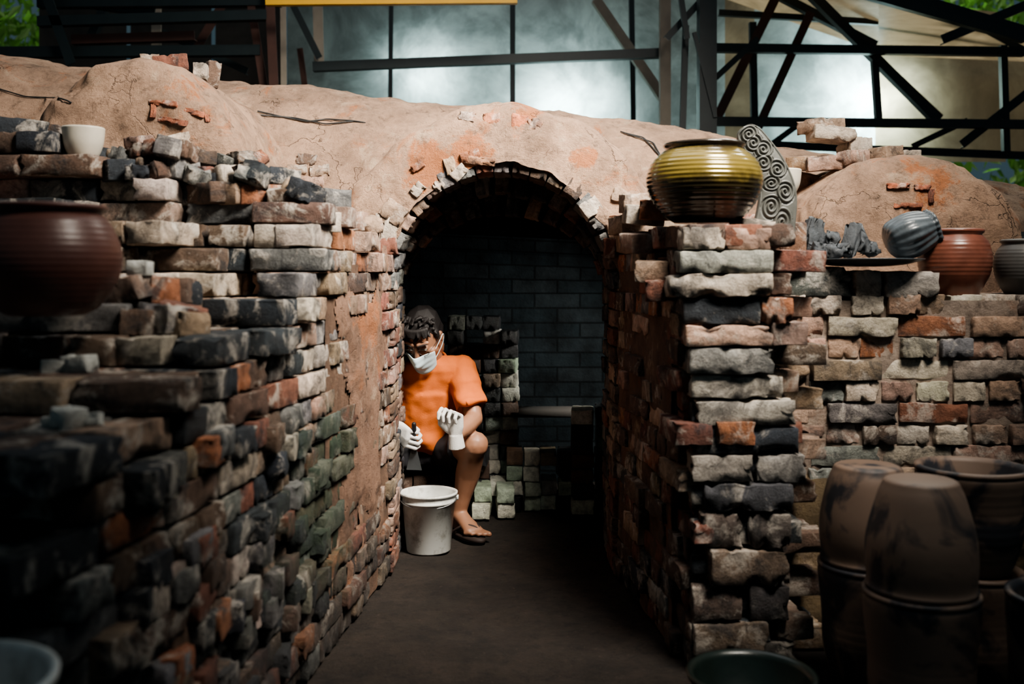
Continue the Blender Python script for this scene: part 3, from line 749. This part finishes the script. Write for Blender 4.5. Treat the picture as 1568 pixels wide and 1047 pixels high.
def lv(px,py,rx,rz,y,n): p=W(px,py,y); leaves(p.x,p.z,rx,rz,y,n)
lv(-20,30,.7,.7,9,1300); lv(1500,-10,1.2,.5,9.5,1500); lv(1560,262,1.0,.30,9,260)
mesh_obj('tree_foliage',V,Fc,m.m,smooth=False)
# ------------------------------------------------------------------ MAN
def ico(c,r,rot=None,sub=2):
    bm=bmesh.new(); bmesh.ops.create_icosphere(bm,subdivisions=sub,radius=1)
    if not hasattr(r,'__len__'): r=(r,r,r)
    out=[]
    for v in bm.verts:
        p=Vector((v.co.x*r[0],v.co.y*r[1],v.co.z*r[2]))
        out.append(p+Vector(c))
    bm.free(); return out
def disc(c,nrm,r,n=20):
    nrm=Vector(nrm).normalized(); a=nrm.orthogonal().normalized(); b=nrm.cross(a)
    return [Vector(c)+(a*math.cos(2*math.pi*i/n)+b*math.sin(2*math.pi*i/n))*r for i in range(n)]
def hullmesh(pts):
    bm=bmesh.new(); vs=[bm.verts.new(p) for p in pts]
    r=bmesh.ops.convex_hull(bm,input=vs)
    bmesh.ops.delete(bm,geom=[g for g in set(r['geom_interior'])|set(r['geom_unused']) if isinstance(g,bmesh.types.BMVert)],context='VERTS')
    bmesh.ops.recalc_face_normals(bm,faces=bm.faces)
    bm.verts.index_update(); V=[v.co.copy() for v in bm.verts]; Fc=[[v.index for v in f.verts] for f in bm.faces]; bm.free(); return V,Fc
def cap(p,q,r0,r1): return ico(p,r0)+ico(q,r1)
def frus(p,q,r0,r1):
    d=Vector(q)-Vector(p); return disc(p,d,r0)+disc(q,d,r1)
def organic(name,prims,voxel,mat,parent,sm=4,M=None,disp=None):
    V=[];Fc=[]
    for pr in prims:
        v,f=hullmesh(pr); b0=len(V); V+=v; Fc+=[[i+b0 for i in q] for q in f]
    me=bpy.data.meshes.new('tmp'); me.from_pydata(V,[],Fc); ob=bpy.data.objects.new('tmp',me); COL.objects.link(ob)
    md=ob.modifiers.new('r','REMESH'); md.mode='VOXEL'; md.voxel_size=voxel
    if sm: s=ob.modifiers.new('s','SMOOTH'); s.iterations=sm; s.factor=.5
    dg=bpy.context.evaluated_depsgraph_get(); dg.update(); me2=bpy.data.meshes.new_from_object(ob.evaluated_get(dg)); me2.name=name
    bpy.data.objects.remove(ob)
    if M is not None: me2.transform(M)
    if disp:
        nr=[v.normal.copy() for v in me2.vertices]
        for v,n_ in zip(me2.vertices,nr): v.co+=n_*disp(v.co)
    me2.materials.clear(); me2.materials.append(mat)
    me2.polygons.foreach_set('use_smooth',[True]*len(me2.polygons))
    return link(bpy.data.objects.new(name,me2),parent)
man=empty('crouching_man')
def skinmat():
    m=NT('skin'); m.col(m.mix((.24,.12,.072),(.31,.16,.10),m.noise(20))); m.rough(.5); m.b.inputs['Subsurface Weight'].default_value=.1; m.b.inputs['Subsurface Radius'].default_value=(.01,.004,.002); m.bump(m.noise(150),.1,.001); return m.m
M_skin=skinmat(); M_shirt=simple('orange_cotton',(.50,.12,.022),.9,.25,60,.12); M_short=simple('black_cotton',(.012,.012,.016),.9,.2,60,.2)
M_glove=simple('white_glove',(.55,.54,.52),.85,.35,90,.12); M_hair=simple('black_hair',(.008,.006,.006),.65,.4,120,.3); M_mask=simple('surgical_mask',(.55,.68,.73),.8,.1,60,.05)
shL=Vector((-.205,4.08,.665)); shR=Vector((-.50,4.03,.655)); elL=Vector((-.150,3.97,.475)); elR=Vector((-.545,3.98,.46)); wrL=Vector((-.215,3.80,.435)); wrR=Vector((-.450,3.82,.470))
neck=Vector((-.335,4.08,.705)); hipL=Vector((-.29,4.26,.30)); hipR=Vector((-.45,4.26,.30)); knL=Vector((-.150,3.93,.375)); knR=Vector((-.53,4.03,.39)); anL=Vector((-.215,4.03,.085)); anR=Vector((-.50,4.10,.085))
hd=Vector((-.355,3.975,.800))
kk=lambda a,b,f:a+(b-a)*f
back=Vector((0,.022,0))
body=[cap(neck,hd+Vector((0,.03,-.04)),.055,.05), ico(neck+Vector((0,.03,-.06)),(.12,.07,.07))+ico((-.365,4.22,.38),(.13,.09,.1)),
 cap(shL,kk(shL,elL,.5),.045,.043),cap(kk(shL,elL,.5),elL,.043,.035),cap(elL,kk(elL,wrL,.35),.035,.037),cap(kk(elL,wrL,.35),wrL,.037,.024),cap(shR,elR,.045,.036),cap(elR,wrR,.038,.025),
 ico((-.37,4.26,.32),(.16,.11,.09)),cap(hipL,kk(hipL,knL,.5),.085,.072),cap(kk(hipL,knL,.5),knL,.072,.053),cap(hipR,knR,.082,.056),
 ico(knL+Vector((.005,-.006,.004)),(.054,.052,.054)),cap(knL,kk(knL,anL,.15)+back,.050,.052),cap(kk(knL,anL,.15)+back,kk(knL,anL,.42)+back*1.6,.052,.053),cap(kk(knL,anL,.42)+back*1.6,kk(knL,anL,.72)+back*.8,.053,.038),cap(kk(knL,anL,.72)+back*.8,anL,.038,.031),
 cap(knR,knR+(anR-knR)*.4,.055,.052),cap(knR+(anR-knR)*.35,anR,.052,.032)]
def foot(an,dr):
    dr=Vector(dr).normalized(); sd=dr.cross(Vector((0,0,1)))
    pr=[ico(an+Vector((0,0,-.005)),.034)+ico(an-dr*.03+Vector((0,0,-.035)),.028)+ico(an+dr*.06+Vector((0,0,-.028)),(.032,.032,.022)),
        ico(an+dr*.03+Vector((0,0,-.02)),.030)+ico(an+dr*.11+sd*.022+Vector((0,0,-.050)),.017)+ico(an+dr*.115-sd*.022+Vector((0,0,-.048)),.018),
        ico(an-dr*.035+Vector((0,0,-.045)),.022)+ico(an+dr*.11+sd*.022+Vector((0,0,-.054)),.014)+ico(an+dr*.11-sd*.022+Vector((0,0,-.054)),.014)]
    for i in range(5):
        s=(-.034+.0165*i); l=.170-.004*i-.003*i*i
        pr.append(cap(an+dr*.11+sd*s*.9+Vector((0,0,-.050)),an+dr*l+sd*s*1.1+Vector((0,0,-.055)),.010,.0092 if i else .0125))
    return pr
fdir=(.55,-.83,0)
body+=foot(anL,fdir)+foot(anR,(-.2,-1,0))
organic('body',body,.005,M_skin,man,7)
def folds(p):
    a=p.x*38+p.z*26+3*noise.noise(p*6); b=p.z*55-p.x*18+3.5*noise.noise(p*5+Vector((3,1,2)))
    m1=max(0,noise.noise(p*5+Vector((9,2,4)))+.2); m2=max(0,noise.noise(p*5+Vector((1,7,3)))+.15)
    return .016*m1*math.sin(a)+.017*m2*math.sin(b)+.004*noise.noise(p*26)
sL=kk(shL,elL,.80); sR=kk(shR,elR,.8)
shirt=[ico(shL+Vector((-.01,0,-.005)),.058)+ico(shR,.060)+ico(neck+Vector((0,.02,-.035)),(.070,.06,.035))+ico((-.365,4.13,.56),(.150,.10,.08)),
 ico((-.365,4.12,.56),(.155,.105,.08))+ico((-.37,4.20,.38),(.165,.125,.09))+ico((-.37,4.24,.32),(.165,.12,.05)),
 frus(kk(shL,sL,.0)+Vector((-.01,.01,.0)),sL,.058,.068),ico(shL,.060)+disc(kk(shL,elL,.4),elL-shL,.062),frus(shR,sR,.060,.066)]
organic('tshirt',shirt,.005,M_shirt,man,5,disp=folds)
tube('collar',[neck+Vector((.066*math.cos(a),.055*math.sin(a)-.005,.006+.024*math.sin(a))) for a in np.linspace(0,2*math.pi,18)[:-1]],.005,M_shirt,man,True)
organic('shorts',[ico((-.37,4.25,.30),(.17,.13,.09)),ico(hipL,.095)+disc(kk(hipL,knL,.72),knL-hipL,.080),ico(hipR,.095)+disc(kk(hipR,knR,.7),knR-hipR,.083)],.006,M_short,man,4,disp=folds)
# head (local: x right, y forward, z up)
fw=Vector((-.20,-.70,-.68)).normalized(); rt=fw.cross(Vector((0,0,1))).normalized(); up=rt.cross(fw)
MH=Matrix.Translation(hd)@Matrix((( rt.x,fw.x,up.x,0),(rt.y,fw.y,up.y,0),(rt.z,fw.z,up.z,0),(0,0,0,1)))@Matrix.Scale(.96,4)
head=[ico((0,-.015,.03),(.073,.092,.083))+ico((0,.02,-.01),(.064,.066,.06)),ico((0,.03,-.03),(.058,.056,.045))+ico((0,.062,-.088),(.024,.022,.020))+ico((.042,.01,-.065),.016)+ico((-.042,.01,-.065),.016),
 ico((0,.086,.022),.008)+ico((0,.106,-.022),.011),ico((0,.102,-.026),.012)+ico((.013,.094,-.03),.008)+ico((-.013,.094,-.03),.008),
 ico((0,.088,-.056),(.022,.010,.010)),cap((-.048,.072,.042),(-.012,.084,.040),.009,.009),cap((.048,.072,.042),(.012,.084,.040),.009,.009),
 ico((.031,.070,.012),(.014,.014,.011)),ico((-.031,.070,.012),(.014,.014,.011)),
 ico((.046,.052,-.018),(.02,.022,.016)),ico((-.046,.052,-.018),(.02,.022,.016)),
 ico((.076,-.012,-.004),(.007,.017,.029)),ico((-.076,-.012,-.004),(.007,.017,.029)),cap((0,-.03,-.03),(0,-.05,-.11),.052,.052)]
organic('head',head,.003,M_skin,man,3,M=MH)
hair=[ico((0,-.026,.045),(.079,.092,.081)),ico((0,-.05,.0),(.076,.066,.07)),ico((.073,.010,.03),(.009,.016,.028)),ico((-.073,.010,.03),(.009,.016,.028))]
hr=np.random.RandomState(3)
for i in range(60):
    a=hr.uniform(-1.35,1.35); b=hr.uniform(.0,1.35)
    r0=Vector((.072*math.sin(a),-.02+.086*math.cos(a)*math.cos(b),.048+.078*math.sin(b)))
    e=r0+Vector((hr.uniform(-.012,.012),.012*math.cos(a)+.004,-.004 if b<.5 else .004))*hr.uniform(.6,1.3)
    hair.append(cap(r0*.97,e,.009,.0035))
for x in np.linspace(-.052,.052,13):
    y=.078*math.sqrt(max(0,1-(x/.085)**2)); hair.append(cap(Vector((x,y-.014,.096)),Vector((x*1.06+hr.uniform(-.008,.008),y+.006,.074+hr.uniform(-.006,.008))),.010,.0035))
organic('hair',hair,.003,M_hair,man,1,M=MH)
M_eye=simple('eye_white',(.55,.52,.48),.3,0); M_iris=simple('iris',(.015,.008,.005),.2,0)
def ball(name,c,r,mat):
    bm=bmesh.new(); bmesh.ops.create_uvsphere(bm,u_segments=20,v_segments=12,radius=1)
    me=bpy.data.meshes.new(name); bm.to_mesh(me); bm.free(); me.transform(MH@Matrix.Translation(c)@Matrix.Diagonal((*r,1))); me.materials.append(mat)
    for p in me.polygons: p.use_smooth=True
    return link(bpy.data.objects.new(name,me),man)
for s in(-1,1):
    k_=1 if s>0 else 2
    ball('eyeball_%d'%k_,Vector((s*.031,.0795,.0125)),(.012,.0065,.0045),M_eye)
    ball('pupil_%d'%k_,Vector((s*.031,.0845,.0112)),(.0045,.003,.0040),M_iris)
    tube('eyelash_%d'%k_,[MH@Vector((s*x,y,z)) for x,y,z in((.017,.084,.013),(.030,.0885,.018),(.045,.078,.013))],.0014,M_iris,man)
    tube('eyebrow_%d'%k_,[MH@Vector((s*x,y,z)) for x,y,z in((.014,.094,.040),(.03,.090,.046),(.05,.078,.040))],.0028,M_hair,man)
    tube('mask_strap_%d'%k_,[MH@Vector((s*x,y,z)) for x,y,z in((.058,.06,-.025),(.076,.02,-.005),(.086,-.02,.01),(.082,-.022,-.02),(.072,.01,-.05),(.052,.05,-.07))],.0016,M_mask,man)
M_fr=simple('glasses_frame',(.02,.015,.012),.3,0)
for s in(-1,1):
    k_=1 if s>0 else 2
    tube('glasses_rim_%d'%k_,[MH@Vector((s*.033+.025*math.cos(a),.103-.006*abs(math.cos(a)),.014+.016*math.sin(a))) for a in np.linspace(0,2*math.pi,15)[:-1]],.0010,M_fr,man,True)
    tube('glasses_temple_%d'%k_,[MH@Vector((s*.058,.10,.02)),MH@Vector((s*.078,.05,.018)),MH@Vector((s*.082,-.01,.015))],.0010,M_fr,man)
V=[];Fc=[];NA,NB=48,36
for j in range(NB+1):
    v=j/NB
    for i in range(NA+1):
        a=-1.0+2.0*i/NA; th=a*1.15
        rx=.070-.014*(1-v)**1.5
        x=rx*math.sin(th); yb=.030+.056*math.cos(th)+.036*math.exp(-(th/.36)**2)*math.exp(-((v-.72)/.38)**2)+.012*math.cos(th)
        z=-.112+.116*v-.016*abs(a)**2*v*1.2+.014*abs(a)**2*(1-v)
        yb+=.0016*math.sin(v*math.pi*7)*(1-abs(a))
        V.append(MH@Vector((x,yb+.006,z)))
for j in range(NB):
    for i in range(NA):
        c=j*(NA+1)+i; Fc.append((c,c+1,c+NA+2,c+NA+1))
o=mesh_obj('face_mask',V,Fc,M_mask,man); so=o.modifiers.new('s','SOLIDIFY'); so.thickness=.002
def hand(name,wrist,dr,nrm,thumb,curl,spread=.0,S=1.0,tc=.0):
    dr=Vector(dr).normalized(); nrm=Vector(nrm); nrm=(nrm-dr*nrm.dot(dr)).normalized(); sd=dr.cross(nrm)*thumb
    def L(x,y,z): return wrist+(sd*x+dr*y+nrm*z)*S
    pr=[ico(L(0,.0,0),.024*S)+ico(L(.020,.035,0),.017*S)+ico(L(-.022,.035,0),.016*S)+ico(L(.033,.085,0),.0115*S)+ico(L(-.033,.078,0),.0105*S)+ico(L(.0,.088,-.002),.012*S),
        frus(L(0,-.05,0),L(0,.005,0),.033*S,.027*S)]
    lens=[(.043,.026,.021),(.047,.030,.022),(.043,.028,.021),(.034,.021,.018)]
    for k in range(4):
        x=.031-.0207*k; y=.087-.002*k*k*.5; p=L(x,y,0); ang=0
        for m_,ln in enumerate(lens[k]):
            ang+=curl[k]*(.8,1.1,.8)[m_]
            q=p+(dr*math.cos(ang)+nrm*math.sin(ang)+sd*spread*(1.5-k))*ln*S
            pr.append(cap(p,q,(.0092-.0008*m_)*S,(.0086-.0009*m_)*S)); p=q
    a=L(.026,.022,.006); b=L(.050,.052,.020); c=L(.046-tc,.078,.038); d=L(.030-tc,.094,.048)
    pr+=[cap(a,b,.0135*S,.011*S),cap(b,c,.0108*S,.0098*S),cap(c,d,.0098*S,.0085*S)]
    organic(name,pr,.0024,M_glove,man,2)
    return L,sd
hand('glove_left',wrL,(-.10,-.12,.98),(-.45,-.9,.0),-1,(1.05,1.15,1.2,1.25),.0,.98,.008)
L_,sd_=hand('glove_right',wrR,(.6,-.6,-.45),(.7,.7,.0),-1,(1.02,1.08,1.12,1.15),.0,.98,.006)
M_bl=simple('scraper_blade',(.10,.11,.12),.35,.1,20,.2,metal=.4)
gc=L_(0,.098,.026); gd=(sd_+Vector((.30,0,0))).normalized()
organic('scraper_handle',[cap(gc-gd*.065,gc+gd*.055,.009,.0115)],.003,M_hair,man,1)
s_=gd.cross(Vector((0,1,0))).normalized(); bl_=[gc+gd*.05+s_*.012,gc+gd*.05-s_*.012,gc+gd*.135-s_*.030,gc+gd*.135+s_*.030]
tt=Vector((0,.003,0)); mesh_obj('scraper_head',[p for p in bl_]+[p+tt for p in bl_],[(0,1,2,3),(7,6,5,4),(0,4,5,1),(1,5,6,2),(2,6,7,3),(3,7,4,0)],M_bl,man,smooth=False)
M_ff=simple('flip_flop_rubber',(.03,.018,.015),.7,.1)
for nm,an,dr in(('flip_flop_left',anL,Vector(fdir).normalized()),('flip_flop_right',anR,Vector((-.2,-1,0)).normalized())):
    sd=dr.cross(Vector((0,0,1))); V=[]; N=30
    for z in(.002,.018):
        for i in range(N):
            a=2*math.pi*i/N; l=.055+.130*math.cos(a); w=(.040+.008*math.cos(a))*math.sin(a); p=an+dr*l+sd*w; V.append((p.x,p.y,z))
    mesh_obj(nm+'_sole',V,[tuple(range(N))[::-1],tuple(range(N,2*N))]+[(i,(i+1)%N,(i+1)%N+N,i+N) for i in range(N)],M_ff,man)
    toe=an+dr*.128-sd*.020
    for s in(-1,1):
        tube(nm+'_strap_%d'%(s+2),[Vector((toe.x,toe.y,.028)),Vector((toe.x,toe.y,.046)),an+dr*.085+sd*s*.028+Vector((0,0,-.022)),an+dr*.03+sd*s*.044+Vector((0,0,-.062))],.006,M_ff,man)
B=Bricks()
for k in range(3):
    for i in range(3): B.add((-.47+.105*i,4.31,.035+.068*k),(.10,.22,.064),None,pick(PAL_D),lo=True)
B.build('brick_seat',M_brD)
# ------------------------------------------------------------------ lights
def area(name,loc,tgt,size,e,c,sy=None,spread=None):
    l=bpy.data.lights.new(name,'AREA'); l.energy=e; l.color=c; l.size=size
    if sy: l.shape='RECTANGLE'; l.size_y=sy
    if spread: l.spread=math.radians(spread)
    o=bpy.data.objects.new(name,l); o.location=loc; o.rotation_euler=(Vector(tgt)-Vector(loc)).to_track_quat('-Z','Y').to_euler(); link(o); return o
area('overhead_area_main',(1.2,1.7,3.6),(-.15,3.75,1.35),1.2,118,(1,.92,.81),spread=72)  # unseen area lamp added overhead on the right; no roof opening is built
area('overhead_area_kiln',(-.3,3.9,4.6),(-.2,4.0,1.4),3.0,30,(.95,.97,1),sy=1.5)  # unseen soft lamp added above the kiln crown
area('interior_fill_light',(.85,4.35,1.10),(-.2,4.50,.30),.25,15.0,(1,.95,.86),spread=120)  # unseen lamp added inside the kiln for the man and floor; no stoke hole there
area('sheet_backlight_center',W(865,180,7.9),W(865,180,7),.3,32,(.72,.95,1))  # lamp added behind the plastic sheet to make its bright glow
area('sheet_backlight_west',W(655,128,7.85),W(655,128,7),.22,13,(.72,.95,1))  # added behind the west sheets for a smaller bright patch
area('sheet_backlight_east',W(1320,165,7.9),W(1320,160,7),.25,58,(.7,.95,1))  # added behind the east sheet, standing in for hazy daylight
area('foliage_fill_east',(3.5,7.9,6.5),(3.6,9.6,3),3,420,(1,1,.9))  # unseen lamp added to brighten the leaves on the right
area('foliage_fill_west',(-4.5,8.1,5.0),(-4.6,9,3),2,60,(1,1,.9))  # unseen lamp added to brighten the leaves on the left
w=bpy.data.worlds.new('World'); scene.world=w; w.use_nodes=True
bg=w.node_tree.nodes['Background']; bg.inputs[0].default_value=(.42,.68,.82,1); bg.inputs[1].default_value=.10
# ------------------------------------------------------------------ camera
cam=bpy.data.cameras.new('camera'); co=bpy.data.objects.new('camera',cam); link(co); co.location=(0,0,EYE); co.rotation_euler=(math.pi/2,0,0)
cam.lens=35; cam.sensor_width=36; cam.shift_y=-103.5/1568; cam.clip_start=.05
cam.dof.use_dof=True; cam.dof.focus_distance=3.75; cam.dof.aperture_fstop=2.2
scene.camera=co
scene.view_settings.look='AgX - Medium High Contrast'
